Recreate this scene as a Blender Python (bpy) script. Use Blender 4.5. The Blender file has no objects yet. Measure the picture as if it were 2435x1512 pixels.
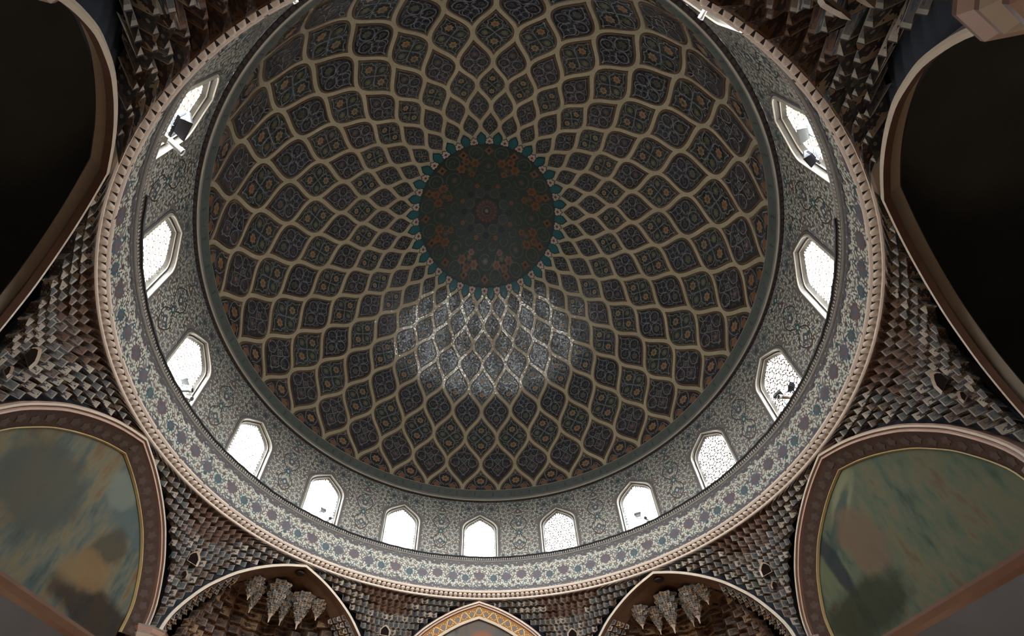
import bpy, math, random
import numpy as np
from mathutils import Vector, Matrix
PI = math.pi
sin, cos = math.sin, math.cos
def rad(d): return d * PI / 180.0

# ------------------------------------------------------------------ camera
IW, IH = 2435.0, 1512.0
F_PX, PX, PY = 1125.075, 1148.648, 1109.961
AZ, PT, RL = 0.02587, 0.73533, 0.00556
CAM = Vector((-0.187, -4.915, 0.0))
scene = bpy.context.scene
COL = scene.collection
fw = Vector((sin(AZ) * cos(PT), cos(AZ) * cos(PT), sin(PT)))
rt0 = Vector((cos(AZ), -sin(AZ), 0.0))
up0 = rt0.cross(fw)
rt = rt0 * cos(RL) + up0 * sin(RL)
up = up0 * cos(RL) - rt0 * sin(RL)
cd = bpy.data.cameras.new('camera')
cam = bpy.data.objects.new('camera', cd)
COL.objects.link(cam)
cam.matrix_world = Matrix(((rt.x, up.x, -fw.x, CAM.x), (rt.y, up.y, -fw.y, CAM.y), (rt.z, up.z, -fw.z, CAM.z), (0, 0, 0, 1)))
cd.sensor_fit = 'HORIZONTAL'
cd.sensor_width = 36.0
cd.lens = F_PX * 36.0 / IW
cd.shift_x = (IW / 2 - PX) / IW
cd.shift_y = (PY - IH / 2) / IW
cd.clip_start = 0.02
cd.clip_end = 200
scene.camera = cam

# ------------------------------------------------------------------ world, light, exposure
world = bpy.data.worlds.new('world')
scene.world = world
world.use_nodes = True
SKY = 75.0
wn = world.node_tree.nodes
wl = world.node_tree.links
wt = wn.new('ShaderNodeTexCoord'); ws = wn.new('ShaderNodeSeparateXYZ'); wr = wn.new('ShaderNodeValToRGB')
wl.new(wt.outputs['Generated'], ws.inputs[0]); wl.new(ws.outputs[2], wr.inputs[0])
we = wr.color_ramp.elements
we[0].position = 0.0; we[0].color = (1.0, 1.0, .97, 1)
we[1].position = 0.8; we[1].color = (.80, .90, 1.0, 1)
wl.new(wr.outputs[0], wn['Background'].inputs[0])
# haze glow round a veiled sun that stands behind the viewer
wd = wn.new('ShaderNodeVectorMath'); wd.operation = 'DOT_PRODUCT'
wl.new(wt.outputs['Generated'], wd.inputs[0]); wd.inputs[1].default_value = (.12, -.79, .60)
def wmath(op, a, b):
    nd = wn.new('ShaderNodeMath'); nd.operation = op
    for i_, v_ in ((0, a), (1, b)):
        if isinstance(v_, (int, float)): nd.inputs[i_].default_value = v_
        else: wl.new(v_, nd.inputs[i_])
    return nd.outputs[0]
wg = wmath('POWER', wmath('MAXIMUM', wmath('ADD', wmath('MULTIPLY', wd.outputs['Value'], .5), .5), 0.0), 3.0)
wl.new(wmath('MULTIPLY', wmath('ADD', wmath('MULTIPLY', wg, 2.2), .42), SKY), wn['Background'].inputs[1])
LAMP_W = 30.0
scene.view_settings.view_transform = 'Standard'
scene.view_settings.look = 'None'
scene.view_settings.gamma = 1.0
scene.view_settings.use_curve_mapping = False
scene.view_settings.exposure = -0.25
scene.cycles.use_denoising = True
scene.cycles.max_bounces = 6
scene.cycles.diffuse_bounces = 4
scene.cycles.use_adaptive_sampling = True
scene.cycles.adaptive_threshold = 0.02
# unseen warm fill lights added low in the hall, for its unknown lamps
# daylight enters only through the sixteen drum windows: light portals in their openings
for k in range(16):
    a = 2 * PI * k / 16
    pd = bpy.data.lights.new('window_portal', 'AREA')
    pd.shape = 'RECTANGLE'; pd.size = .74; pd.size_y = 1.2
    pd.cycles.is_portal = True
    po = bpy.data.objects.new('window_portal', pd)
    po.location = (-5.24 * sin(a), 5.24 * cos(a), 6.62)
    po.rotation_euler = (rad(-90), 0, a)
    COL.objects.link(po)
for i, a in enumerate((22.5, -22.5, 67.5, -67.5, 112.5, -112.5)):
    ld = bpy.data.lights.new('wall_lamp', 'POINT')
    ld.energy = LAMP_W * (1.7 if abs(a) < 30 else 1.0)
    ld.color = (1.0, 0.66, 0.40)
    ld.shadow_soft_size = 0.25
    lo = bpy.data.objects.new('wall_lamp', ld)
    lo.location = (-4.3 * sin(rad(a)), 4.3 * cos(rad(a)), 0.4)
    COL.objects.link(lo)

# ------------------------------------------------------------------ materials
MATS = {}
def nodes_of(m):
    m.use_nodes = True
    nt = m.node_tree
    nt.nodes.clear()
    return nt
class NT:
    """small helper to write node trees"""
    def __init__(s, name):
        s.m = bpy.data.materials.new(name)
        s.t = nodes_of(s.m)
        s.out = s.t.nodes.new('ShaderNodeOutputMaterial')
        MATS[name] = s.m
    def n(s, typ, **kw):
        nd = s.t.nodes.new(typ)
        for k, v in kw.items():
            setattr(nd, k, v)
        return nd
    def l(s, a, b): s.t.links.new(a, b)
    def math(s, op, a, b=None, c=None):
        nd = s.n('ShaderNodeMath', operation=op)
        for i, v in enumerate((a, b, c)):
            if v is None: continue
            if isinstance(v, (int, float)): nd.inputs[i].default_value = v
            else: s.l(v, nd.inputs[i])
        return nd.outputs[0]
    def mix(s, f, a, b):
        nd = s.n('ShaderNodeMix', data_type='RGBA')
        for i, v in ((0, f), (6, a), (7, b)):
            if isinstance(v, (int, float)): nd.inputs[i].default_value = v
            elif isinstance(v, tuple): nd.inputs[i].default_value = (*v, 1) if len(v) == 3 else v
            else: s.l(v, nd.inputs[i])
        return nd.outputs[2]
    def bsdf(s, col, rough=0.5, normal=None, spec=0.5, metal=0.0):
        b = s.n('ShaderNodeBsdfPrincipled')
        if isinstance(col, tuple): b.inputs['Base Color'].default_value = (*col, 1)
        else: s.l(col, b.inputs['Base Color'])
        if isinstance(rough, (int, float)): b.inputs['Roughness'].default_value = rough
        else: s.l(rough, b.inputs['Roughness'])
        b.inputs['Specular IOR Level'].default_value = spec
        b.inputs['Metallic'].default_value = metal
        if normal is not None: s.l(normal, b.inputs['Normal'])
        s.l(b.outputs[0], s.out.inputs[0])
        return b
    def coords(s, kind='Object'):
        return s.n('ShaderNodeTexCoord').outputs[kind]
    def noise(s, vec, scale, detail=3.0, rough=0.5):
        nd = s.n('ShaderNodeTexNoise')
        nd.inputs['Scale'].default_value = scale
        nd.inputs['Detail'].default_value = detail
        nd.inputs['Roughness'].default_value = rough
        s.l(vec, nd.inputs['Vector'])
        return nd.outputs['Fac']
    def ramp(s, f, stops):
        nd = s.n('ShaderNodeValToRGB')
        e = nd.color_ramp.elements
        while len(e) < len(stops): e.new(0.5)
        for el, (p, c) in zip(e, stops):
            el.position = p
            el.color = (*c, 1)
        s.l(f, nd.inputs[0])
        return nd.outputs[0]

def tess(name, col, rough=0.3, size=38.0, tilt=0.075, var=0.16, spec=0.5):
    """glazed mosaic: every tessera has its own small tilt and shade"""
    t = NT(name)
    co = t.coords()
    v = t.n('ShaderNodeTexVoronoi')
    v.inputs['Scale'].default_value = size
    t.l(co, v.inputs['Vector'])
    sub = t.n('ShaderNodeVectorMath', operation='SUBTRACT')
    t.l(v.outputs['Color'], sub.inputs[0]); sub.inputs[1].default_value = (.5, .5, .5)
    sc = t.n('ShaderNodeVectorMath', operation='SCALE')
    t.l(sub.outputs[0], sc.inputs[0]); sc.inputs['Scale'].default_value = tilt
    geo = t.n('ShaderNodeNewGeometry')
    add = t.n('ShaderNodeVectorMath', operation='ADD')
    t.l(geo.outputs['Normal'], add.inputs[0]); t.l(sc.outputs[0], add.inputs[1])
    nrm = t.n('ShaderNodeVectorMath', operation='NORMALIZE')
    t.l(add.outputs[0], nrm.inputs[0])
    sep = t.n('ShaderNodeSeparateColor'); t.l(v.outputs['Color'], sep.inputs[0])
    big = t.noise(co, 3.0, 3)
    k = t.math('ADD', t.math('MULTIPLY', sep.outputs[0], var), t.math('MULTIPLY', big, var * 1.2))
    k = t.math('ADD', k, 1.0 - var * 1.1)
    hsv = t.n('ShaderNodeHueSaturation')
    hsv.inputs['Color'].default_value = (*col, 1)
    t.l(k, hsv.inputs['Value'])
    t.bsdf(hsv.outputs[0], rough, nrm.outputs[0], spec)
    return t.m
def plain(name, col, rough=0.5, var=0.25, scale=9.0, bump=0.0, spec=0.4, metal=0.0):
    t = NT(name)
    co = t.coords()
    f = t.noise(co, scale, 4)
    c = t.mix(f, tuple(x * (1 - var) for x in col), tuple(min(1, x * (1 + var)) for x in col))
    nrm = None
    if bump:
        b = t.n('ShaderNodeBump'); b.inputs['Strength'].default_value = bump; b.inputs['Distance'].default_value = 0.02
        t.l(t.noise(co, scale * 6, 4), b.inputs['Height'])
        nrm = b.outputs[0]
    t.bsdf(c, rough, nrm, spec, metal)
    return t.m

# dome tiles
tess('cream_tile', (.47, .395, .27), .09, spec=.8)
tess('navy_tile', (.028, .029, .034) , .14)
tess('navy_green_tile', (.030, .038, .036) , .14)
tess('plum_tile', (.035, .031, .034) , .14)
tess('brown_tile', (.085, .045, .024), .3)
tess('olive_tile', (.17, .115, .05), .3)
tess('scroll_tile', (.21, .21, .213) , .14)
tess('scroll_warm_tile', (.25, .215, .20) , .14)
tess('dot_blue_tile', (.055, .065, .105) , .14)
tess('dot_mauve_tile', (.10, .078, .085) , .14)
tess('orange_tile', (.26, .155, .075), .28)
tess('ochre_tile', (.26, .18, .085), .28)
tess('moss_tile', (.07, .075, .05), .28)
tess('teal_tile', (.020, .105, .115), .28)
tess('red_tile', (.20, .045, .025), .28)
tess('rust_tile', (.17, .075, .035), .28)
tess('shamsa_tile', (.036, .046, .038), .5)
tess('shamsa_line_tile', (.080, .098, .075), .5)
tess('shamsa_dark_tile', (.018, .020, .024), .5)
tess('rosette_tile', (.060, .026, .020), .4)
tess('rosette_dark_tile', (.035, .020, .016), .4)
tess('petal_tile', (.50, .40, .33), .28)
# drum
plain('drum_ground', (.165, .14, .13), .5, .3, 6)
plain('drum_leaf', (.43, .425, .34), .5, .18, 5)
plain('drum_leaf_cool', (.35, .37, .325), .5, .18, 5)
plain('drum_stem', (.060, .045, .042), .5, .2, 6)
plain('drum_teal', (.045, .095, .105), .45, .25, 6)
plain('drum_slate', (.085, .090, .105), .45, .25, 6)
plain('drum_mauve', (.115, .078, .078), .45, .25, 6)
plain('drum_border', (.078, .072, .074), .5, .25, 8)
plain('drum_sand', (.38, .31, .24), .5, .2, 6)
plain('green_band', (.088, .102, .090), .4, .28, 7)
plain('band_mark', (.030, .030, .028), .5, .2, 6)
plain('dark_groove', (.022, .015, .013), .6, .2, 8)
plain('frame_plaster', (.44, .39, .31), .42, .14, 6)
plain('frame_groove', (.20, .19, .165), .5, .2, 6)
plain('frame_dark', (.10, .088, .072), .5, .2, 6)
plain('ledge_plaster', (.30, .27, .24), .5, .15, 6)
plain('cornice_plaster', (.60, .48, .385), .55, .12, 5)
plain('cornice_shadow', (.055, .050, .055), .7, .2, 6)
plain('grille_bar', (.16, .11, .075), .5, .2, 20)
plain('cable_black', (.015, .016, .02), .5, .2, 20)
plain('lamp_black', (.018, .018, .022), .4, .2, 12)
plain('lamp_glass', (.10, .11, .12), .1, .1, 5, spec=.8)
plain('lamp_grey', (.30, .31, .30), .4, .15, 8)
plain('camera_white', (.72, .70, .64), .35, .08, 8)
# lower walls
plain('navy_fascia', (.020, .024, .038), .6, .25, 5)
plain('moulding_pink', (.42, .26, .19), .4, .15, 7)
plain('moulding_dark', (.13, .065, .04), .4, .2, 7)
plain('moulding_cream', (.52, .42, .31), .4, .12, 7)
plain('gold_line', (.42, .30, .13), .35, .15, 9)
plain('band_brown', (.060, .036, .026), .8, .35, 16, spec=.1)
plain('band_gold', (.34, .17, .055), .35, .25, 12)
plain('band_flower', (.20, .17, .16), .4, .2, 14)
plain('niche_brown', (.13, .065, .035), .6, .45, 7, .3)
plain('pillar_stone', (.30, .20, .14), .5, .25, 5)
plain('floor_marble', (.28, .25, .21), .25, .15, 1.2)
plain('roof_screed', (.20, .195, .18), .8, .2, 2)
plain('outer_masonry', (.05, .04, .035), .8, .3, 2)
plain('lower_stone', (.055, .042, .035), .5, .3, 2)
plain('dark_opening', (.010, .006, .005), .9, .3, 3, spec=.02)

def facet(name, border, ground, motif, motif2):
    """painted muqarnas facet: pale rim, ground and a dark blossom in the middle (uv 0..1 on every facet)"""
    t = NT(name)
    uv = t.n('ShaderNodeUVMap').outputs[0]
    sep = t.n('ShaderNodeSeparateXYZ'); t.l(uv, sep.inputs[0])
    x = t.math('SUBTRACT', sep.outputs[0], .5); y = t.math('SUBTRACT', sep.outputs[1], .5)
    edge = t.math('MAXIMUM', t.math('ABSOLUTE', x), t.math('ABSOLUTE', y))
    rr = t.math('SQRT', t.math('ADD', t.math('MULTIPLY', x, x), t.math('MULTIPLY', y, y)))
    ang = t.math('ARCTAN2', y, x)
    lob = t.math('ADD', t.math('MULTIPLY', t.math('SINE', t.math('MULTIPLY', ang, 6.0)), .05), .27)
    co = t.coords()
    nz = t.noise(co, 14, 3)
    lob = t.math('ADD', lob, t.math('MULTIPLY', t.math('SUBTRACT', nz, .5), .35))
    fl = t.math('LESS_THAN', rr, lob)
    core = t.math('LESS_THAN', rr, .07)
    spots = t.math('GREATER_THAN', t.noise(co, 34, 2), .62)
    g = t.mix(spots, ground, motif)
    g = t.mix(fl, g, motif)
    g = t.mix(core, g, motif2)
    rim = t.math('GREATER_THAN', edge, .435)
    g = t.mix(rim, g, border)
    dark = t.math('GREATER_THAN', edge, .485)
    g = t.mix(dark, g, (.035, .024, .020))
    hs = t.n('ShaderNodeHueSaturation'); t.l(g, hs.inputs['Color'])
    t.l(t.math('ADD', t.math('MULTIPLY', nz, .6), .52), hs.inputs['Value'])
    t.bsdf(hs.outputs[0], .6, None, .3)
    return t.m
facet('facet_cream', (.46, .37, .28), (.38, .30, .22), (.040, .036, .044), (.15, .10, .08))
facet('facet_grey', (.36, .31, .25), (.13, .105, .085), (.045, .050, .062), (.26, .22, .18))
facet('facet_teal', (.40, .34, .27), (.105, .095, .08), (.05, .065, .07), (.30, .25, .19))
facet('facet_brown', (.33, .25, .185), (.135, .088, .062), (.045, .026, .020), (.24, .13, .08))
facet('facet_rust', (.20, .11, .065), (.11, .052, .028), (.028, .014, .010), (.06, .03, .02))
facet('facet_amber', (.42, .28, .16), (.34, .20, .10), (.050, .024, .016), (.22, .10, .05))
FACETS = ['facet_cream', 'facet_grey', 'facet_teal', 'facet_brown', 'facet_amber']

def painting(name, seed, stops, patches):
    """oil-painted lunette: smeared colours and a few big soft shapes"""
    t = NT(name)
    co = t.coords()
    mp = t.n('ShaderNodeMapping'); t.l(co, mp.inputs[0])
    mp.inputs['Rotation'].default_value = (0, rad(35), 0)
    mp.inputs['Scale'].default_value = (3.2, 3.2, 1.0)
    mp.inputs['Location'].default_value = (seed, seed * 2, 0)
    w = t.noise(mp.outputs[0], 1.5, 5, .6)
    col = t.ramp(w, stops)
    sep = t.n('ShaderNodeSeparateXYZ'); t.l(co, sep.inputs[0])
    wob = t.noise(co, 3.0, 4)
    for (cx, cz, rx, rz, ang, c) in patches:
        dx = t.math('SUBTRACT', sep.outputs[0], cx); dz = t.math('SUBTRACT', sep.outputs[2], cz)
        ca, sa = cos(rad(ang)), sin(rad(ang))
        px = t.math('ADD', t.math('MULTIPLY', dx, ca / rx), t.math('MULTIPLY', dz, sa / rx))
        pz = t.math('SUBTRACT', t.math('MULTIPLY', dz, ca / rz), t.math('MULTIPLY', dx, sa / rz))
        d = t.math('SQRT', t.math('ADD', t.math('MULTIPLY', px, px), t.math('MULTIPLY', pz, pz)))
        d = t.math('ADD', d, t.math('MULTIPLY', wob, .9))
        mr = t.n('ShaderNodeMapRange'); mr.interpolation_type = 'SMOOTHSTEP'
        t.l(d, mr.inputs[0]); mr.inputs[1].default_value = 1.05; mr.inputs[2].default_value = 1.5
        mr.inputs[3].default_value = .85; mr.inputs[4].default_value = 0.0
        col = t.mix(mr.outputs[0], col, c)
    t.bsdf(col, .75, None, .2)
    return t.m

def glass(name):
    t = NT(name)
    tr = t.n('ShaderNodeBsdfTransparent'); tr.inputs[0].default_value = (.95, .97, 1, 1)
    gl = t.n('ShaderNodeBsdfGlossy'); gl.inputs['Roughness'].default_value = .05
    mx = t.n('ShaderNodeMixShader'); mx.inputs[0].default_value = .05
    t.l(tr.outputs[0], mx.inputs[1]); t.l(gl.outputs[0], mx.inputs[2]); t.l(mx.outputs[0], t.out.inputs[0])
    return t.m
glass('window_glass')

# ------------------------------------------------------------------ mesh building
class MB:
    def __init__(s):
        s.v, s.f, s.m, s.uv = [], [], [], []
        s.names = []
    def mi(s, name):
        if name not in s.names: s.names.append(name)
        return s.names.index(name)
    def add(s, pts, mat, uv=None):
        b = len(s.v)
        s.v.extend([tuple(p) for p in pts])
        s.f.append(tuple(range(b, b + len(pts))))
        s.m.append(s.mi(mat)); s.uv.append(uv)
    def grid(s, rows, mat, close=False):
        """rows: list of equal-length lists of points, shared vertices"""
        b = len(s.v); n = len(rows[0]); k = s.mi(mat)
        for r in rows: s.v.extend([tuple(p) for p in r])
        for i in range(len(rows) - 1):
            for j in range(n if close else n - 1):
                j2 = (j + 1) % n
                s.f.append((b + i * n + j, b + i * n + j2, b + (i + 1) * n + j2, b + (i + 1) * n + j))
                s.m.append(k); s.uv.append(None)
    def box(s, c, sx, sy, sz, mat, M=None):
        x, y, z = sx / 2, sy / 2, sz / 2
        P = [Vector((a, b, d)) for a in (-x, x) for b in (-y, y) for d in (-z, z)]
        if M: P = [M @ p for p in P]
        P = [p + Vector(c) for p in P]
        for q in ((0, 1, 3, 2), (4, 6, 7, 5), (0, 4, 5, 1), (2, 3, 7, 6), (0, 2, 6, 4), (1, 5, 7, 3)):
            s.add([P[i] for i in q], mat)
    def tube(s, pts, r, mat, n=6, cap=True):
        pts = [Vector(p) for p in pts]
        rows = []
        for i, p in enumerate(pts):
            d = (pts[min(i + 1, len(pts) - 1)] - pts[max(i - 1, 0)]).normalized()
            a = d.cross(Vector((0, 0, 1)))
            if a.length < 1e-4: a = d.cross(Vector((1, 0, 0)))
            a.normalize(); b = d.cross(a)
            rr = r[i] if isinstance(r, (list, tuple)) else r
            rows.append([p + (a * cos(2 * PI * k / n) + b * sin(2 * PI * k / n)) * rr for k in range(n)])
        s.grid(rows, mat, True)
        if cap:
            s.add(rows[0], mat); s.add(rows[-1], mat)
    def mesh(s, name, smooth=False):
        me = bpy.data.meshes.new(name)
        me.from_pydata(s.v, [], s.f)
        for nm in s.names: me.materials.append(MATS[nm])
        me.polygons.foreach_set('material_index', s.m)
        if any(u is not None for u in s.uv):
            lay = me.uv_layers.new(name='UVMap')
            k = 0
            dat = [0.0] * (2 * sum(len(f) for f in s.f))
            for f, u in zip(s.f, s.uv):
                for j in range(len(f)):
                    if u is not None: dat[2 * k], dat[2 * k + 1] = u[j]
                    k += 1
            lay.data.foreach_set('uv', dat)
        if smooth: me.polygons.foreach_set('use_smooth', [True] * len(me.polygons))
        me.update()
        return me
    def obj(s, name, parent=None, smooth=False, rz=0.0):
        return link(name, s.mesh(name, smooth), parent, rz)
def link(name, me, parent=None, rz=0.0):
    o = bpy.data.objects.new(name, me)
    COL.objects.link(o)
    o.parent = parent
    o.rotation_euler = (0, 0, rz)
    return o
def tag(o, label, cat, group=None, kind=None):
    o['label'] = label; o['category'] = cat
    if group: o['group'] = group
    if kind: o['kind'] = kind
    return o
def empty(name, loc=(0, 0, 0), rz=0.0):
    o = bpy.data.objects.new(name, None)
    o.empty_display_size = .1
    o.location = loc; o.rotation_euler = (0, 0, rz)
    COL.objects.link(o)
    return o
def cyl(a, r, z): return Vector((-r * sin(a), r * cos(a), z))
def catmull(pts, n=5, closed=False):
    P = [np.array(p, float) for p in pts]
    out = []
    N = len(P)
    for i in range(N if closed else N - 1):
        if closed: a, b, c, d = P[(i - 1) % N], P[i], P[(i + 1) % N], P[(i + 2) % N]
        else: a, b, c, d = P[max(i - 1, 0)], P[i], P[i + 1], P[min(i + 2, N - 1)]
        for k in range(n):
            t = k / n
            out.append(.5 * ((2 * b) + (c - a) * t + (2 * a - 5 * b + 4 * c - d) * t * t + (3 * b - a - 3 * c + d) * t ** 3))
    out.append(P[0] if closed else P[-1])
    return out

class Motif:
    """flat drawing in a 2D chart that is mapped onto a curved wall: mp(x, y, h) -> point"""
    def __init__(s, mb, mp): s.b, s.mp = mb, mp
    def poly(s, pts, h, mat): s.b.add([s.mp(p[0], p[1], h) for p in pts], mat)
    def ribbon(s, pts, w, h, mat):
        n = len(pts)
        L, R = [], []
        for i in range(n):
            a = pts[max(i - 1, 0)]; c = pts[min(i + 1, n - 1)]
            dx, dy = c[0] - a[0], c[1] - a[1]
            l = math.hypot(dx, dy) or 1
            ww = (w[i] if isinstance(w, list) else w) / 2
            nx, ny = -dy / l * ww, dx / l * ww
            L.append(s.mp(pts[i][0] + nx, pts[i][1] + ny, h)); R.append(s.mp(pts[i][0] - nx, pts[i][1] - ny, h))
        s.b.grid([L, R], mat)
    def disc(s, c, r, h, mat, n=10, lob=0.0, k=5, a0=0.0, sy=1.0):
        s.poly([(c[0] + r * (1 + lob * cos(k * (2 * PI * i / n))) * cos(a0 + 2 * PI * i / n),
                 c[1] + sy * r * (1 + lob * cos(k * (2 * PI * i / n))) * sin(a0 + 2 * PI * i / n)) for i in range(n)], h, mat)
    def ring(s, c, r, w, h, mat, n=16, a0=0, a1=2 * PI, r1=None):
        r1 = r if r1 is None else r1
        s.ribbon([(c[0] + (r + (r1 - r) * i / n) * cos(a0 + (a1 - a0) * i / n), c[1] + (r + (r1 - r) * i / n) * sin(a0 + (a1 - a0) * i / n)) for i in range(n + 1)], w, h, mat)
    def leaf(s, c, ang, L, W, h, mat, bend=.35, n=7):
        """comma-shaped leaf"""
        top, bot = [], []
        x = y = 0.0
        th = 0.0
        for i in range(n + 1):
            t = i / n
            w = W * math.sin(PI * min(1.0, .12 + .88 * t) ** .62) if t < 1 else 0.0
            top.append((x - sin(th) * w, y + cos(th) * w)); bot.append((x + sin(th) * w, y - cos(th) * w))
            th += bend * 4.2 / n
            x += cos(th) * L / n; y += sin(th) * L / n
        ca, sa = cos(ang), sin(ang)
        pts = [(c[0] + x * ca - y * sa, c[1] + x * sa + y * ca) for x, y in top + bot[::-1][1:]]
        s.poly(pts, h, mat)
    def flower(s, c, r, h, m1, m2, k=8, n=24, dh=.0015):
        s.disc(c, r, h, m1, n, .18, k)
        s.disc(c, r * .48, h + dh, m2, 10)

# ------------------------------------------------------------------ dome profile
NU = np.arange(0, 10, dtype=float)
PR = np.array([1.876, 2.21, 2.614, 3.038, 3.442, 3.90, 4.30, 4.64, 4.84, 4.91])
PZ = np.array([13.006, 12.726, 12.39, 12.013, 11.619, 11.096, 10.49, 9.74, 8.90, 8.04])
def natural(x, y):
    n = len(x); A = np.zeros((n, n)); b = np.zeros(n)
    A[0, 0] = A[-1, -1] = 1
    for i in range(1, n - 1):
        A[i, i - 1] = x[i] - x[i - 1]; A[i, i] = 2 * (x[i + 1] - x[i - 1]); A[i, i + 1] = x[i + 1] - x[i]
        b[i] = 6 * ((y[i + 1] - y[i]) / (x[i + 1] - x[i]) - (y[i] - y[i - 1]) / (x[i] - x[i - 1]))
    M = np.linalg.solve(A, b)
    def f(t):
        i = int(min(max(math.floor(t), 0), n - 2)); h = x[i + 1] - x[i]
        a, c = x[i + 1] - t, t - x[i]
        return (M[i] * a ** 3 + M[i + 1] * c ** 3) / (6 * h) + (y[i] / h - M[i] * h / 6) * a + (y[i + 1] / h - M[i + 1] * h / 6) * c
    return f
fr, fz = natural(NU, PR), natural(NU, PZ)
def crown_z(r): return 13.96 - .317 * r * r + .01304 * r ** 4
def prof(nu):
    r, z = fr(nu), fz(nu)
    e = 1e-3
    dr, dz = fr(nu + e) - fr(nu - e), fz(nu + e) - fz(nu - e)
    l = math.hypot(dr, dz)
    return r, z, dz / l, -dr / l      # inward normal (toward axis / down)
DAZ = 2 * PI / 32
def dome_pt(nu, az, h=0.0):
    r, z, nr, nz = prof(nu)
    return cyl(az, r + nr * h, z + nz * h)

# ------------------------------------------------------------------ dome shell and medallions
mb = MB()
rows = [[dome_pt(-.35 + 9.35 * i / 60, 2 * PI * j / 192, 0) for j in range(192)] for i in range(61)]
mb.grid(rows, 'cream_tile', True)
ceiling = mb.obj('ceiling', smooth=True)
tag(ceiling, 'patterned tile dome ceiling with cream ogee lattice and dark medallions', 'dome', kind='structure')

def outline(w, N=26):
    """half outline (u, v) of an ogee cell inset by w, top tip to bottom tip"""
    vs = np.linspace(-1, 1, 401)
    us = .25 * (1 + np.cos(PI * vs))
    du = np.gradient(us, vs)
    l = np.sqrt(1 + du ** 2)
    x = us - w / l; y = vs + w * du / l
    k = np.where(x > 0)[0]
    x, y = x[k[0]:k[-1] + 1], y[k[0]:k[-1] + 1]
    x = np.concatenate([[0], x, [0]]); y = np.concatenate([[y[0] - x[1] * .6], y, [y[-1] + x[-2] * .6]])
    s = np.concatenate([[0], np.cumsum(np.hypot(np.diff(x), np.diff(y)))])
    q = np.linspace(0, s[-1], N + 1)
    return np.interp(q, s, x), np.interp(q, s, y)

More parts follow.
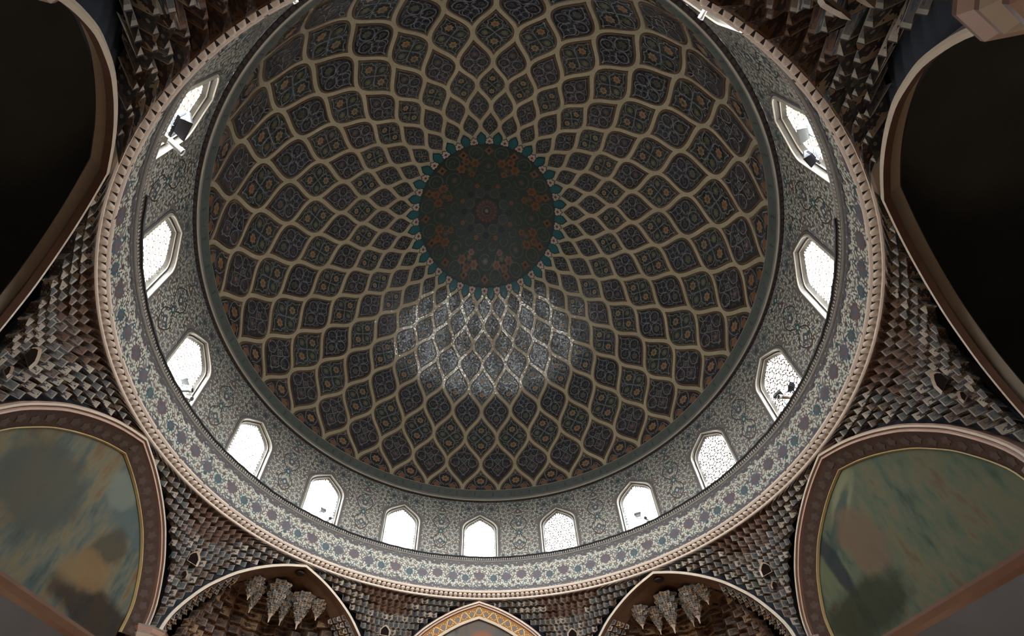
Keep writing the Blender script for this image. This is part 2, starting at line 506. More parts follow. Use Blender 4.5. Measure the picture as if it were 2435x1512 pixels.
def fill_pattern(mo, row, hx, hy, inner, rnd):
    """painted/inlaid scrolls of one medallion in cell units (u, v); v grows towards the rim"""
    L, Lw = 'scroll_tile', 'scroll_warm_tile'
    H1, H2, H3 = .010, .012, .014
    half = row == 9
    def inside(x, y, m=.03):
        if half and y > -.03: return False
        return abs(x) < np.interp(y, hy, hx) - m and hy[0] + m < y < hy[-1] - m
    # small filling blossoms and curls
    for k in range(90):
        x = rnd.uniform(0, .45); y = rnd.uniform(-.8, .8)
        if not inside(x, y, .035): continue
        m = rnd.choice(['dot_blue_tile', 'dot_mauve_tile', 'dot_blue_tile', 'moss_tile'])
        r = rnd.uniform(.012, .03)
        for sx in (-1, 1):
            mo.disc((sx * x, y), r, H1, m, 6)
    for k in range(26):
        x = rnd.uniform(0.02, .42); y = rnd.uniform(-.75, .75)
        if not inside(x, y, .06): continue
        a = rnd.uniform(0, 2 * PI)
        for sx in (-1, 1):
            mo.ring((sx * x, y), .035, .009, H1 + .001, L if rnd.random() < .5 else 'dot_mauve_tile', 7, a if sx > 0 else PI - a, (a + 4.2) if sx > 0 else PI - a - 4.2, .012)
    W = .019
    def sym(pts, w=W, m=L, h=H2, tag_=None):
        c = catmull(pts, 4)
        for sx in (1, -1):
            mo.ribbon([(sx * p[0], p[1]) for p in c], w, h, m)
    def knob(x, y, r=.028, m=Lw):
        for sx in ((1, -1) if x else (1,)): mo.disc((sx * x, y), r, H3, m, 6)
    if row in (3, 5, 7):
        for sy in (-1, 1):
            sym([(0, 0), (.09, sy * .11), (.17, sy * .22), (.145, sy * .33), (.16, sy * .40), (.07, sy * .47), (0, sy * .60)])
            knob(0, sy * .61, .03)
            mo.disc((0, sy * .29), .118, H1 + .001, 'navy_tile', 12, .12, 6)
            mo.flower((0, sy * .29), .098, H2 + .001, 'orange_tile' if row != 3 else 'ochre_tile', 'rust_tile' if sy > 0 else 'moss_tile', 7)
            sym([(.10, sy * .12), (.22, sy * .22), (.30, sy * .19), (.27, sy * .25)], .015, Lw)
        sym([(0, 0), (.10, -.10), (.20, -.155), (.29, -.13), (.34, -.07), (.40, 0)])
        sym([(0, 0), (.10, .10), (.20, .155), (.29, .13), (.34, .07), (.40, 0)])
        knob(.40, 0, .025)
        for sx in (-1, 1):
            mo.flower((sx * .225, 0), .085, H2 + .001, 'moss_tile', 'olive_tile', 8)
        sym([(.17, .24), (.26, .30), (.22, .40)], .013, L); sym([(.17, -.24), (.26, -.30), (.22, -.40)], .013, L)
    elif row in (2, 4, 6):
        for sx in (-1, 1):
            mo.ring((sx * .19, -.03), .155, W, H2, L, 16)
            mo.ring((sx * .12, -.27), .11, W * .85, H2, Lw if row == 4 else L, 14)
            mo.flower((sx * .21, -.02), .06, H2, 'dot_mauve_tile', 'navy_tile', 6)
        sym([(0, .05), (.12, .17), (.15, .30), (.11, .40), (0, .55)])
        sym([(0, -.02), (.10, -.12), (.17, -.30), (.10, -.42), (.03, -.50), (0, -.60)])
        sym([(0, .05), (.16, .15), (.28, .17), (.24, .27), (.15, .33)], W * .8)
        knob(0, .56, .028); knob(0, -.61, .025); knob(.34, .02, .022)
        mo.flower((0, .29), .09, H2 + .001, 'moss_tile' if row != 4 else 'dot_mauve_tile', 'brown_tile', 8)
        mo.flower((0, -.30), .055, H2 + .001, 'dot_blue_tile', 'scroll_tile', 6)
        mo.flower((0, -.05), .05, H2 + .001, 'dot_mauve_tile', 'navy_tile', 6)
    elif row == 8:
        sym([(0, -.44), (.03, -.52), (.035, -.60), (0, -.66)])
        sym([(0, -.25), (.10, -.17), (.20, -.27), (.22, -.36), (.12, -.42), (.04, -.43), (0, -.47)])
        sym([(0, -.25), (.09, -.14), (0, -.01)]); sym([(0, -.01), (.09, .10), (.145, .21), (.10, .31), (0, .42)])
        sym([(.12, -.18), (.28, -.20), (.38, -.10), (.37, .04), (.27, .12), (.16, .06), (.135, -.05), (.17, -.17)])
        sym([(.37, .04), (.30, .06), (.25, .12)], W * .8); sym([(.14, .2), (.20, .12), (.28, .16)], W * .8, Lw)
        knob(0, -.66, .026); knob(0, .43, .03); knob(.38, -.08, .024)
        mo.flower((0, .21), .085, H2 + .001, 'dot_mauve_tile', 'rust_tile', 8)
        for sx in (-1, 1): mo.flower((sx * .235, 0), .06, H2, 'dot_mauve_tile', 'plum_tile', 8)
        mo.flower((0, -.15), .05, H2, 'moss_tile', 'brown_tile', 8)
    elif row == 1:
        sym([(0, 0), (.12, -.16), (.16, -.30), (.06, -.42), (0, -.52)], .026); sym([(0, 0), (.12, .16), (.18, .28), (.08, .40), (0, .52)], .026)
        sym([(0, 0), (.16, .04), (.26, -.04), (.32, .0)], .022, Lw)
        knob(0, .5, .03); knob(0, -.5, .03); knob(.30, 0, .028)
        mo.flower((0, .23), .07, H2, 'moss_tile', 'dot_mauve_tile', 6); mo.flower((0, -.23), .06, H2, 'red_tile', 'brown_tile', 6)
    elif row == 9:
        sym([(0, -.62), (.05, -.55), (.15, -.49), (.17, -.40), (.16, -.30), (.13, -.20), (.05, -.13), (.02, -.07)])
        knob(0, -.64, .032)
        mo.disc((0, -.36), .135, H1 + .001, 'navy_tile', 14, .10, 7)
        mo.flower((0, -.34), .105, H2 + .001, 'orange_tile', 'rust_tile', 7)
        sym([(.09, -.10), (.18, -.17), (.28, -.22), (.34, -.10), (.37, -.03)], W)
        for sx in (-1, 1): mo.disc((sx * .22, -.08), .10, H2, 'rust_tile', 10, .1, 5)

def medallion(row, seed):
    b = MB()
    w0 = .042 / (fr(row) * DAZ)
    steps = [(w0, .0, None), (w0, .007, 'brown_tile'), (w0 + .022, .009, 'brown_tile'), (w0 + .032, .009, 'olive_tile'), (w0 + .046, .009, 'brown_tile')]
    ground = {2: 'navy_tile', 4: 'plum_tile', 6: 'navy_tile', 8: 'plum_tile', 1: 'navy_green_tile', 9: 'plum_tile'}.get(row, 'navy_green_tile')
    def P(u, v, h): return dome_pt(row + v, u * DAZ, h)
    def clipv(x, y):
        if row != 9: return x, y
        # cut at the rim
        k = y < -.004
        yy = np.linspace(y[0], -.004, len(y)); return np.interp(yy, y, x), yy
    prev = None
    for w, h, m in steps:
        x, y = clipv(*outline(w))
        loop = [P(x[i], y[i], h) for i in range(len(x))] + [P(-x[i], y[i], h) for i in range(len(x) - 2, 0, -1)]
        if row == 9:
            loop = [P(-x[i], y[i], h) for i in range(len(x) - 1, 0, -1)] + [P(x[i], y[i], h) for i in range(len(x))]
        if prev is not None: b.grid([prev, loop], m, row != 9)
        prev = loop
    x, y = clipv(*outline(steps[-1][0]))
    b.grid([[P(x[i] * c, y[i], .009) for c in np.linspace(-1, 1, 7)] for i in range(len(x))], ground)
    mo = Motif(b, P)
    fill_pattern(mo, row, x, y, None, random.Random(seed))
    return b.mesh('medallion')
for row in range(1, 10):
    me = medallion(row, 40 + row)
    off = 0.0 if row % 2 else .5
    for k in range(32):
        link('medallion', me, ceiling, (k + off) * DAZ)

# palmettes and turquoise lozenges round the crown
b = MB()
def Pp(u, v, h): return dome_pt(v, u * DAZ, h)
mo = Motif(b, Pp)
star = [(0, -.30), (.10, -.22), (.20, -.24), (.22, -.08), (.15, .02), (.19, .12), (.08, .17), (0, .30)]
pts = [(x, y * .9) for x, y in star] + [(-x, y * .9) for x, y in star[-2:0:-1]]
mo.poly([(x * 1.45, y * 1.3) for x, y in pts], .030, 'shamsa_dark_tile')
mo.poly([(x * 1.18, y * 1.05) for x, y in pts], .033, 'petal_tile')
mo.disc((0, -.04), .10, .037, 'red_tile', 8, .2, 4)
pal = b.mesh('palmette')
b = MB(); mo = Motif(b, Pp)
mo.poly([(0, .66), (.26, .36), (.36, .0), (.20, -.34), (-.20, -.34), (-.36, .0), (-.26, .36)], .024, 'shamsa_dark_tile')
mo.poly([(0, .56), (.22, .31), (.30, .0), (.15, -.28), (-.15, -.28), (-.30, .0), (-.22, .31)], .027, 'teal_tile')
loz = b.mesh('turquoise_tile')
for k in range(32):
    link('palmette', pal, ceiling, k * DAZ)
    link('turquoise_tile', loz, ceiling, (k + .5) * DAZ)

# crown disc (shamsa)
def crown_pt(r, a, h=0.0):
    dz = -2 * .317 * r + 4 * .01304 * r ** 3
    l = math.hypot(1, dz)
    return cyl(a, r + h * dz / l, crown_z(r) - h / l)
b = MB()
rr = [1e-3] + [1.80 * i / 18 for i in range(1, 19)]
b.grid([[crown_pt(r, 2 * PI * j / 128, 0.022 if r < 1.75 else .012) for j in range(128)] for r in rr], 'shamsa_tile', True)
crown = b.obj('crown_disc', ceiling, True)
b = MB()
def Pc(x, y, h):      # chart: x along azimuth (m at radius), y radius
    return crown_pt(math.hypot(x, y), math.atan2(-x, y), h)
mo = Motif(b, Pc)
def polar(r, a): return (-r * sin(a), r * cos(a))
for k in range(16):
    a = 2 * PI * k / 16
    c = polar(1.58, a + PI / 16)
    mo.ring(c, .165, .022, .028, 'shamsa_line_tile', 18); mo.ring(c, .10, .016, .028, 'shamsa_line_tile', 12, a, a + 5, .03)
    c = polar(1.62, a)
    mo.disc(c, .10, .028, 'rust_tile', 8, .25, 4); mo.disc(c, .04, .030, 'shamsa_dark_tile', 6)
    c = polar(1.22, a)
    mo.ring(c, .21, .018, .027, 'shamsa_line_tile', 20, a, a + 5.5, .15)
    mo.flower(c, .075, .029, 'moss_tile', 'rust_tile', 6)
    c = polar(.88, a + PI / 16)
    mo.ring(c, .14, .016, .027, 'shamsa_line_tile', 16, a, a + 5, .06)
for k in range(8):
    a = 2 * PI * k / 8
    for da, r, m, s in ((.14, 1.33, 'rust_tile', .11), (-.14, 1.33, 'rust_tile', .11), (0, 1.45, 'rust_tile', .10), (.0, 1.08, 'rust_tile', .08)):
        mo.flower(polar(r, a + PI / 8 + da), s, .031, m, 'brown_tile', 6)
    mo.flower(polar(.62, a), .085, .030, 'shamsa_dark_tile', 'dot_blue_tile', 6)
    mo.flower(polar(.72, a + PI / 8), .06, .030, 'rust_tile', 'red_tile', 5)
    mo.ring(polar(.5, a + PI / 8), .12, .014, .028, 'shamsa_line_tile', 14)
def rosette(r, lob, k, h, mat):
    b.grid([[Pc(*polar(r * q * (1 + lob * cos(k * a) * q), a), h) for a in [2 * PI * j / 64 for j in range(64)]] for q in (.02, .3, .55, .8, 1.0)], mat, True)
rosette(.40, .10, 8, .028, 'shamsa_dark_tile'); rosette(.30, .08, 16, .032, 'rosette_tile'); rosette(.17, .05, 8, .035, 'rosette_dark_tile')
for k in range(16):
    mo.disc(polar(.25, 2 * PI * k / 16), .018, .040, 'rust_tile', 6); mo.disc(polar(.13, 2 * PI * (k + .5) / 16), .012, .042, 'ochre_tile', 5)
rosette(.045, 0, 1, .042, 'scroll_tile')
b.obj('crown_scrollwork', ceiling)

# ------------------------------------------------------------------ green band and moulding under the dome
def lathe(b, prof_, mat, n=192, a0=0, a1=2 * PI):
    full = abs(a1 - a0 - 2 * PI) < 1e-6
    b.grid([[cyl(a0 + (a1 - a0) * j / n, r, z) for j in range(n if full else n + 1)] for r, z in prof_], mat, full)
b = MB()
lathe(b, [(4.93, 8.055), (4.895, 8.04), (4.895, 8.025)], 'drum_sand')
lathe(b, [(4.895, 8.025), (4.905, 7.96), (4.935, 7.80)], 'green_band')
lathe(b, [(4.935, 7.80), (4.925, 7.79), (4.925, 7.765), (4.94, 7.755)], 'frame_groove')
lathe(b, [(4.94, 7.755), (4.93, 7.745), (4.93, 7.725), (4.945, 7.715)], 'frame_plaster')
lathe(b, [(4.945, 7.715), (4.955, 7.695), (5.0, 7.69)], 'dark_groove')
trim_b = b.obj('trim_1', smooth=False)
tag(trim_b, 'grey-green ring moulding with dark groove at the foot of the dome', 'moulding', kind='structure')
b = MB()
def Pg(x, y, h): return cyl(x / 4.93, 4.92 - h + (0.0 if y > 7.9 else 0.0), y)
mo = Motif(b, lambda x, y, h: cyl(x / 4.9, 4.895 + (8.025 - y) * .18 - h - .004, y))
mo.ribbon(catmull([(-.02, 7.95), (.02, 7.93), (-.015, 7.90), (.02, 7.87), (-.01, 7.85)], 3), .014, .003, 'band_mark')
mo.disc((.26, 7.885), .035, .003, 'drum_mauve', 8, .2, 4)
mo.ribbon([(.18, 7.93), (.21, 7.90)], .012, .003, 'band_mark')
mk = b.mesh('band_mark')
for k in range(64): link('band_mark', mk, trim_b, 2 * PI * (k + .3) / 64)
b = MB()
for k in range(320):      # little scallops on the underside of the moulding
    a = 2 * PI * k / 320
    b.add([cyl(a - .006, 4.957, 7.689), cyl(a + .006, 4.957, 7.689), cyl(a + .008, 4.975, 7.688), cyl(a + .003, 4.99, 7.688), cyl(a - .003, 4.99, 7.688), cyl(a - .008, 4.975, 7.688)], 'drum_stem')
o = b.obj('underside_scallops', trim_b); o['kind'] = 'stuff'

# ------------------------------------------------------------------ drum wall with 16 windows
RW = 5.0
Z_SILL, Z_TOP = 6.03, 7.70
SEC = 2 * PI / 16
def arch_pts(hw, z0, za, n=6):
    """keel arch outline from left foot over apex to right foot"""
    zs = z0 + .66 * (za - z0)
    right = [(hw, z0), (hw, z0 + (zs - z0) * .5), (hw, zs)]
    cx, cz = hw * .60, zs + .60 * (za - zs)
    for i in range(1, n + 1):
        t = i / n
        x = (1 - t) ** 2 * hw + 2 * t * (1 - t) * hw * .98 + t * t * cx
        z = (1 - t) ** 2 * zs + 2 * t * (1 - t) * (zs + .33 * (za - zs)) + t * t * cz
        right.append((x, z))
    right.append((cx * .5, (cz + za) / 2 + .005))
    right.append((0, za))
    left = [(-x, z) for x, z in right[:-1]]
    return left + right[::-1]
O_HW, O_ZA = .50, 7.335
b = MB()
op = arch_pts(O_HW, Z_SILL, O_ZA)
n = len(op)
outer = []
HWS = RW * SEC / 2
for i, (x, z) in enumerate(op):      # project opening outline onto the sector rectangle
    t = i / (n - 1)
    if i <= 2 or i >= n - 3:
        sgn = -1 if i < n / 2 else 1
        outer.append((sgn * HWS, Z_SILL + (z - Z_SILL) * (Z_TOP - Z_SILL) / (O_ZA - Z_SILL) * .9))
    else:
        outer.append((x * 1.0, Z_TOP))
# corners
outer[3] = (-HWS, Z_TOP); outer[n - 4] = (HWS, Z_TOP)
for i in range(4, n - 4): outer[i] = (-HWS + 2 * HWS * (i - 3) / (n - 7), Z_TOP)
rows = [[cyl(-(op[i][0] + (outer[i][0] - op[i][0]) * k / 5) / RW, RW, op[i][1] + (outer[i][1] - op[i][1]) * k / 5) for i in range(n)] for k in range(6)]
b.grid(rows, 'drum_ground')
def in_arch(x, z, hw=O_HW + .02, za=O_ZA + .03):
    P = arch_pts(hw, Z_SILL - .1, za)
    zz = np.interp(abs(x), [p[0] for p in P[:n // 2 - 1:-1]][::-1], [p[1] for p in P[:n // 2 - 1:-1]][::-1]) if False else None
    xs = [p[0] for p in P[n // 2:]]; zs = [p[1] for p in P[n // 2:]]
    if abs(x) > hw: return False
    # right half goes apex -> foot; find z of arch at |x|
    for i in range(len(xs) - 1):
        if xs[i] <= abs(x) <= xs[i + 1] + 1e-9 and xs[i + 1] > xs[i]:
            t = (abs(x) - xs[i]) / (xs[i + 1] - xs[i]); return z < zs[i] + t * (zs[i + 1] - zs[i])
    return True
mo = Motif(b, lambda x, y, h: cyl(-x / RW, RW - h, y))
def scatter(mo, rnd, x0, x1, z0, z1, rad_, ok, leafmats, flowermats, stem, lscale=1.0, mirror=True):
    cs = []
    tries = 0
    while tries < 9000:
        tries += 1
        x, z = rnd.uniform(x0, x1), rnd.uniform(z0, z1)
        if not ok(x, z): continue
        if any((x - a) ** 2 + (z - c) ** 2 < rad_ ** 2 for a, c in cs): continue
        cs.append((x, z))
    for (x, z) in cs:
        fm = rnd.choice(flowermats); r = rad_ * rnd.uniform(.20, .36)
        a0 = rnd.uniform(0, 2 * PI); nl = rnd.randint(5, 7); sg = rnd.choice((-1, 1)); dh = rnd.uniform(0, .0009)
        lm = rnd.choice(leafmats)
        sp = rnd.uniform(0, 2 * PI)
        for mx in ((1, -1) if mirror else (1,)):
            c = (mx * x, z)
            def A(a): return a if mx > 0 else PI - a
            mo.ring(c, rad_ * .62, rad_ * .11, .0012, stem, 9, A(sp), A(sp + sg * 4.4), rad_ * .40)
            for k in range(nl):
                a = a0 + 2 * PI * k / nl
                p = (c[0] + mx * cos(a) * rad_ * .36, c[1] + sin(a) * rad_ * .36)
                mo.leaf(p, A(a + sg * .2), rad_ * .66 * lscale, rad_ * .135, .0024 + dh, lm, mx * sg * .40)
            mo.disc(c, r, .0036, fm, 8, .12, 4, a0)
            mo.disc(c, r * .42, .0046, rnd.choice(('drum_leaf', 'drum_sand', 'drum_stem')), 5)
def okU(x, z): return not in_arch(x, z, O_HW + .07, O_ZA + .09)
rnd = random.Random(5)
scatter(mo, rnd, .03, HWS - .01, Z_SILL + .05, Z_TOP - .04, .118, okU, ['drum_leaf', 'drum_leaf_cool', 'drum_leaf'], ['drum_teal', 'drum_slate', 'drum_mauve', 'drum_slate', 'drum_teal'], 'drum_stem')
# large cartouche between two windows, drawn with dark stems
for mx in (1, -1):
    for zc, s in ((6.42, 1.0), (6.95, 1.15)):
        pts = catmull([(HWS, zc - .22 * s), (HWS - .12 * s, zc - .10 * s), (HWS - .17 * s, zc + .04 * s), (HWS - .10 * s, zc + .17 * s), (HWS, zc + .25 * s)], 4)
        mo.ribbon([(mx * p[0], p[1]) for p in pts], .022, .0050, 'drum_stem')
    for zc, m, r in ((6.42, 'drum_slate', .085), (6.70, 'drum_teal', .075), (6.98, 'drum_slate', .09), (7.36, 'drum_mauve', .08), (7.55, 'drum_teal', .07)):
        mo.poly([(mx * (HWS - x), zc + y) for x, y in ((0, r), (r * .6, r * .55), (r, .15 * r), (r * .75, -.4 * r), (0, -r))], .0056, m)
        mo.poly([(mx * (HWS - x), zc + y) for x, y in ((0, r * .5), (r * .4, 0), (0, -r * .5))], .0062, 'drum_leaf')
    mo.flower((mx * .30, 7.47), .055, .0056, 'drum_teal', 'drum_stem', 6)
mo.flower((0, 7.50), .07, .0056, 'drum_slate', 'drum_stem', 8)
pan = b.mesh('painted_panel')
wall_drum = tag(empty('wall_drum'), 'round drum wall painted with pale arabesques below the dome', 'wall', kind='structure')
for k in range(16): link('painted_panel', pan, wall_drum, k * SEC)

# lower frieze
FZ0, FZ1 = 5.16, 5.88
b = MB()
b.grid([[cyl((-.5 + j / 10) * SEC, RW, z) for j in range(11)] for z in (5.0, FZ0, 5.34, 5.52, 5.70, FZ1, 6.03)], 'drum_ground')
mo = Motif(b, lambda x, y, h: cyl(-x / RW, RW - h, y))
rnd = random.Random(11)
scatter(mo, rnd, .04, HWS - .01, FZ0 + .09, FZ1 - .07, .112, lambda x, z: not ((abs(x) < .11 and abs(z - 5.52) < .12) or (abs(x - .62) < .12 and abs(z - 5.50) < .12)), ['drum_leaf'], ['drum_slate', 'drum_mauve', 'drum_slate', 'drum_mauve', 'drum_teal'], 'drum_stem', 1.25)
mo.flower((0, 5.52), .115, .006, 'drum_mauve', 'drum_slate', 8)
for mx in (-1, 1):
    mo.flower((mx * .62, 5.50), .11, .006, 'drum_slate', 'drum_mauve', 9)
    mo.flower((mx * .33, 5.47), .085, .006, 'drum_teal', 'drum_mauve', 10)
    mo.flower((mx * (HWS - .02), 5.55), .10, .006, 'drum_mauve', 'drum_slate', 8)
for (za, zb, sgn) in ((FZ1, FZ1 - .06, -1), (FZ0 + .03, FZ0 + .075, 1)):
    mo.poly([(-HWS + 2 * HWS * j / 10, za) for j in range(11)] + [(HWS - 2 * HWS * j / 10, zb) for j in range(11)], .0066, 'drum_border')
    for j in range(10):
        x = -HWS + 2 * HWS * (j + .5) / 10
        mo.disc((x, zb), .06 if j % 2 else .035, .0072, 'drum_border', 10)
        mo.disc((x, (za + zb) / 2), .020, .0082, 'drum_sand' if j % 2 else 'drum_leaf_cool', 4, 0, 1, PI / 4)
        mo.disc((x + HWS / 10, (za + zb) / 2), .013, .0082, 'drum_slate', 6)
fri = b.mesh('painted_frieze')
for k in range(16): link('painted_frieze', fri, wall_drum, k * SEC)

# ledge with dentils under the windows
b = MB()
lathe(b, [(5.26, 6.035), (4.965, 6.035), (4.965, 6.01), (4.98, 6.0)], 'ledge_plaster')
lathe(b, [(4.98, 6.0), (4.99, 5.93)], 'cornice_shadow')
lathe(b, [(4.99, 5.93), (4.972, 5.925), (4.972, 5.905), (4.985, 5.895), (5.0, 5.89)], 'frame_groove')
trim_l = tag(b.obj('trim_2'), 'narrow plaster ledge with tiny dentils running under the windows', 'ledge', kind='structure')
b = MB()
for k in range(608):
    a = 2 * PI * k / 608; da = .0024
    p = [cyl(a + s * da, r, z) for z in (5.935, 5.995) for r in (4.99, 4.968) for s in (-1, 1)]
    for q in ((2, 3, 7, 6), (0, 2, 6, 4), (1, 5, 7, 3), (0, 1, 3, 2)): b.add([p[i] for i in q], 'ledge_plaster')
o = b.obj('dentils', trim_l); o['kind'] = 'stuff'

# ------------------------------------------------------------------ windows
STEPS = [(.50, 7.335, 5.000, None), (.495, 7.33, 4.992, 'drum_border'), (.455, 7.285, 4.990, 'drum_border'), (.448, 7.278, 4.972, 'frame_plaster'),
         (.432, 7.262, 4.972, 'frame_plaster'), (.426, 7.256, 4.985, 'frame_plaster'), (.408, 7.238, 5.045, 'frame_dark'), (.398, 7.228, 5.034, 'frame_dark'),
         (.388, 7.218, 5.030, 'frame_plaster'), (.380, 7.21, 5.040, 'frame_plaster'), (.352, 7.18, 5.085, 'frame_dark')]
b = MB()
prev = None
for hw, za, r, m in STEPS:
    cur = [cyl(-x / RW, r, z) for x, z in arch_pts(hw, Z_SILL, za)]
    if prev: b.grid([prev, cur], m)
    prev = cur
# dotted border beads
P = arch_pts(.475, Z_SILL, 7.307, 8)
for i in range(len(P) - 1):
    (x0, z0), (x1, z1) = P[i], P[i + 1]
    L = math.hypot(x1 - x0, z1 - z0); k = max(1, int(L / .036))
    for j in range(k):
        t = (j + .5) / k; x, z = x0 + (x1 - x0) * t, z0 + (z1 - z0) * t
        b.add([cyl(-(x + dx * .010) / RW, 4.9885, z + dz * .010) for dx, dz in ((1, 0), (0, 1), (-1, 0), (0, -1))], 'drum_leaf_cool')
frame_me = b.mesh('frame')
G_HW, G_ZA = .352, 7.18
b = MB()
gp = arch_pts(G_HW + .005, Z_SILL, G_ZA + .005)
m_ = len(gp) // 2
b.grid([[cyl(-x / RW, 5.10, z) for x, z in gp[:m_ + 1]], [cyl(0, 5.10, z) for x, z in gp[:m_ + 1]]], 'window_glass')
b.grid([[cyl(0, 5.10, z) for x, z in gp[m_:]], [cyl(-x / RW, 5.10, z) for x, z in gp[m_:]]], 'window_glass')
pane_me = b.mesh('pane')
def gin(x, z):
    P = arch_pts(G_HW, Z_SILL, G_ZA)[m_:]
    if abs(x) >= G_HW or z < Z_SILL: return False
    for i in range(len(P) - 1):
        if P[i][0] <= abs(x) <= P[i + 1][0] and P[i + 1][0] > P[i][0]:
            t = (abs(x) - P[i][0]) / (P[i + 1][0] - P[i][0]); return z < P[i][1] + t * (P[i + 1][1] - P[i][1])
    return True
def grille(bar):
    """ten-point star lattice: stars and their connecting kites, clipped to the arch"""
    b = MB()
    segs = []
    A = .195
    for iz in range(-1, 9):
        for ix in range(-3, 4):
            cx = (ix + (.5 if iz % 2 else 0)) * A; cz = Z_SILL + .03 + iz * A * .866
            R1, R2 = A * .50, A * .27
            pts = [((R1 if k % 2 == 0 else R2) * cos(PI / 2 + k * PI / 6), (R1 if k % 2 == 0 else R2) * sin(PI / 2 + k * PI / 6)) for k in range(12)]
            for k in range(12):
                p, q = pts[k], pts[(k + 1) % 12]
                segs.append(((cx + p[0], cz + p[1]), (cx + q[0], cz + q[1])))
    done = set()
    for p, q in segs:
        L = 3
        for j in range(L):
            s0 = (p[0] + (q[0] - p[0]) * j / L, p[1] + (q[1] - p[1]) * j / L); s1 = (p[0] + (q[0] - p[0]) * (j + 1) / L, p[1] + (q[1] - p[1]) * (j + 1) / L)
            key = (round(s0[0] + s1[0], 3), round(s0[1] + s1[1], 3))
            if key in done: continue
            if gin(*s0) and gin(*s1):
                done.add(key)
                dx, dz = s1[0] - s0[0], s1[1] - s0[1]; l = math.hypot(dx, dz); nx, nz = -dz / l * bar / 2, dx / l * bar / 2
                fr_ = [cyl(-x / RW, 5.082, z) for x, z in ((s0[0] + nx, s0[1] + nz), (s1[0] + nx, s1[1] + nz), (s1[0] - nx, s1[1] - nz), (s0[0] - nx, s0[1] - nz))]
                bk = [cyl(-x / RW, 5.095, z) for x, z in ((s0[0] + nx, s0[1] + nz), (s1[0] + nx, s1[1] + nz), (s1[0] - nx, s1[1] - nz), (s0[0] - nx, s0[1] - nz))]
                b.add(fr_, 'grille_bar'); b.add([fr_[0], fr_[1], bk[1], bk[0]], 'grille_bar'); b.add([fr_[3], fr_[2], bk[2], bk[3]], 'grille_bar')
    # scalloped edge
    P = arch_pts(G_HW, Z_SILL, G_ZA, 8)
    for i in range(len(P) - 1):
        (x0, z0), (x1, z1) = P[i], P[i + 1]
        L = math.hypot(x1 - x0, z1 - z0); k = max(1, round(L / .07))
        tx, tz = (x1 - x0) / L, (z1 - z0) / L; nx, nz = tz, -tx
        for j in range(k):
            t0, t1 = j / k, (j + 1) / k; tm = (t0 + t1) / 2
            a = (x0 + (x1 - x0) * t0, z0 + (z1 - z0) * t0); c = (x0 + (x1 - x0) * t1, z0 + (z1 - z0) * t1); mI = (x0 + (x1 - x0) * tm + nx * .004, z0 + (z1 - z0) * tm + nz * .004)
            d = .026
            b.add([cyl(-x / RW, 5.081, z) for x, z in (a, (a[0] + nx * d, a[1] + nz * d), mI)], 'grille_bar')
            b.add([cyl(-x / RW, 5.081, z) for x, z in (mI, (c[0] + nx * d, c[1] + nz * d), c)], 'grille_bar')
    return b.mesh('grille')
grille_thin, grille_thick = grille(.0085), grille(.020)
WLAB = {0: 'arched lattice window at the middle of the far side of the drum', 1: 'first glaring arched window left of the middle one', 2: 'arched window second left of the middle with a small lamp', 3: 'arched window third left of the middle, without any lamp',
        4: 'glaring arched window on the left with grey lamp and white camera', 5: 'arched window at far left with a plain bright lattice', 6: 'narrow-looking window at upper left behind black floodlight and white camera', 7: 'window at the top left, cut by the picture edge',
        -1: 'first arched window right of the middle with visible lattice', -2: 'arched window second right of the middle with one pale floodlight', -3: 'arched window third right of the middle with clear star lattice', -4: 'arched lattice window on the right behind two black floodlights',
        -5: 'tall bright window at far right without floodlights', -6: 'narrow-looking window at upper right behind grey floodlights', -7: 'window at the top right with only its pale sill in view', 8: 'window above the viewer, out of the picture at the top'}
for i, k in enumerate([0, 1, -1, 2, -2, 3, -3, 4, -4, 5, -5, 6, -6, 7, -7, 8]):
    w = tag(empty('window_%d' % (i + 1)), WLAB[k], 'window', 'drum windows', 'structure')
    link('frame', frame_me, w, k * SEC); link('pane', pane_me, w, k * SEC)
    link('grille', grille_thick if k in (-1, -3, -4) else grille_thin, w, k * SEC)

# ------------------------------------------------------------------ cornice between drum and lower walls
b = MB()
lathe(b, [(5.0, 5.15), (4.985, 5.15), (4.975, 5.12), (4.89, 5.085), (4.872, 5.075), (4.870, 5.05), (4.885, 5.038)], 'cornice_plaster')
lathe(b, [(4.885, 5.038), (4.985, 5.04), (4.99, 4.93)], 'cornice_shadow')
lathe(b, [(4.99, 4.95), (4.925, 4.945), (4.912, 4.935), (4.912, 4.912), (4.925, 4.90), (4.95, 4.892), (5.05, 4.89)], 'cornice_plaster')
cornice = tag(b.obj('trim_3'), 'pale plaster cornice ring of small bulbous brackets around the drum foot', 'cornice', kind='structure')
b = MB()
bw = 2 * PI / 288
def ringb(a, r, z): return cyl(a, r, z)
secs = [(5.038, .36, 4.90, 4.985), (5.024, .45, 4.872, 4.985), (5.004, .45, 4.868, 4.985), (4.988, .34, 4.882, 4.985), (4.974, .12, 4.915, 4.985), (4.960, .07, 4.93, 4.985), (4.944, .10, 4.925, 4.985)]
rows = []
for z, w, r0, r1 in secs:
    rows.append([cyl(-w * bw, r1, z), cyl(-w * bw * .95, (r0 + r1) / 2, z), cyl(-w * bw * .55, r0 + .006, z), cyl(0, r0, z), cyl(w * bw * .55, r0 + .006, z), cyl(w * bw * .95, (r0 + r1) / 2, z), cyl(w * bw, r1, z)])
b.grid(rows, 'cornice_plaster')
brk = b.mesh('bracket', True)
for k in range(288): link('bracket', brk, cornice, k * bw)
b = MB()
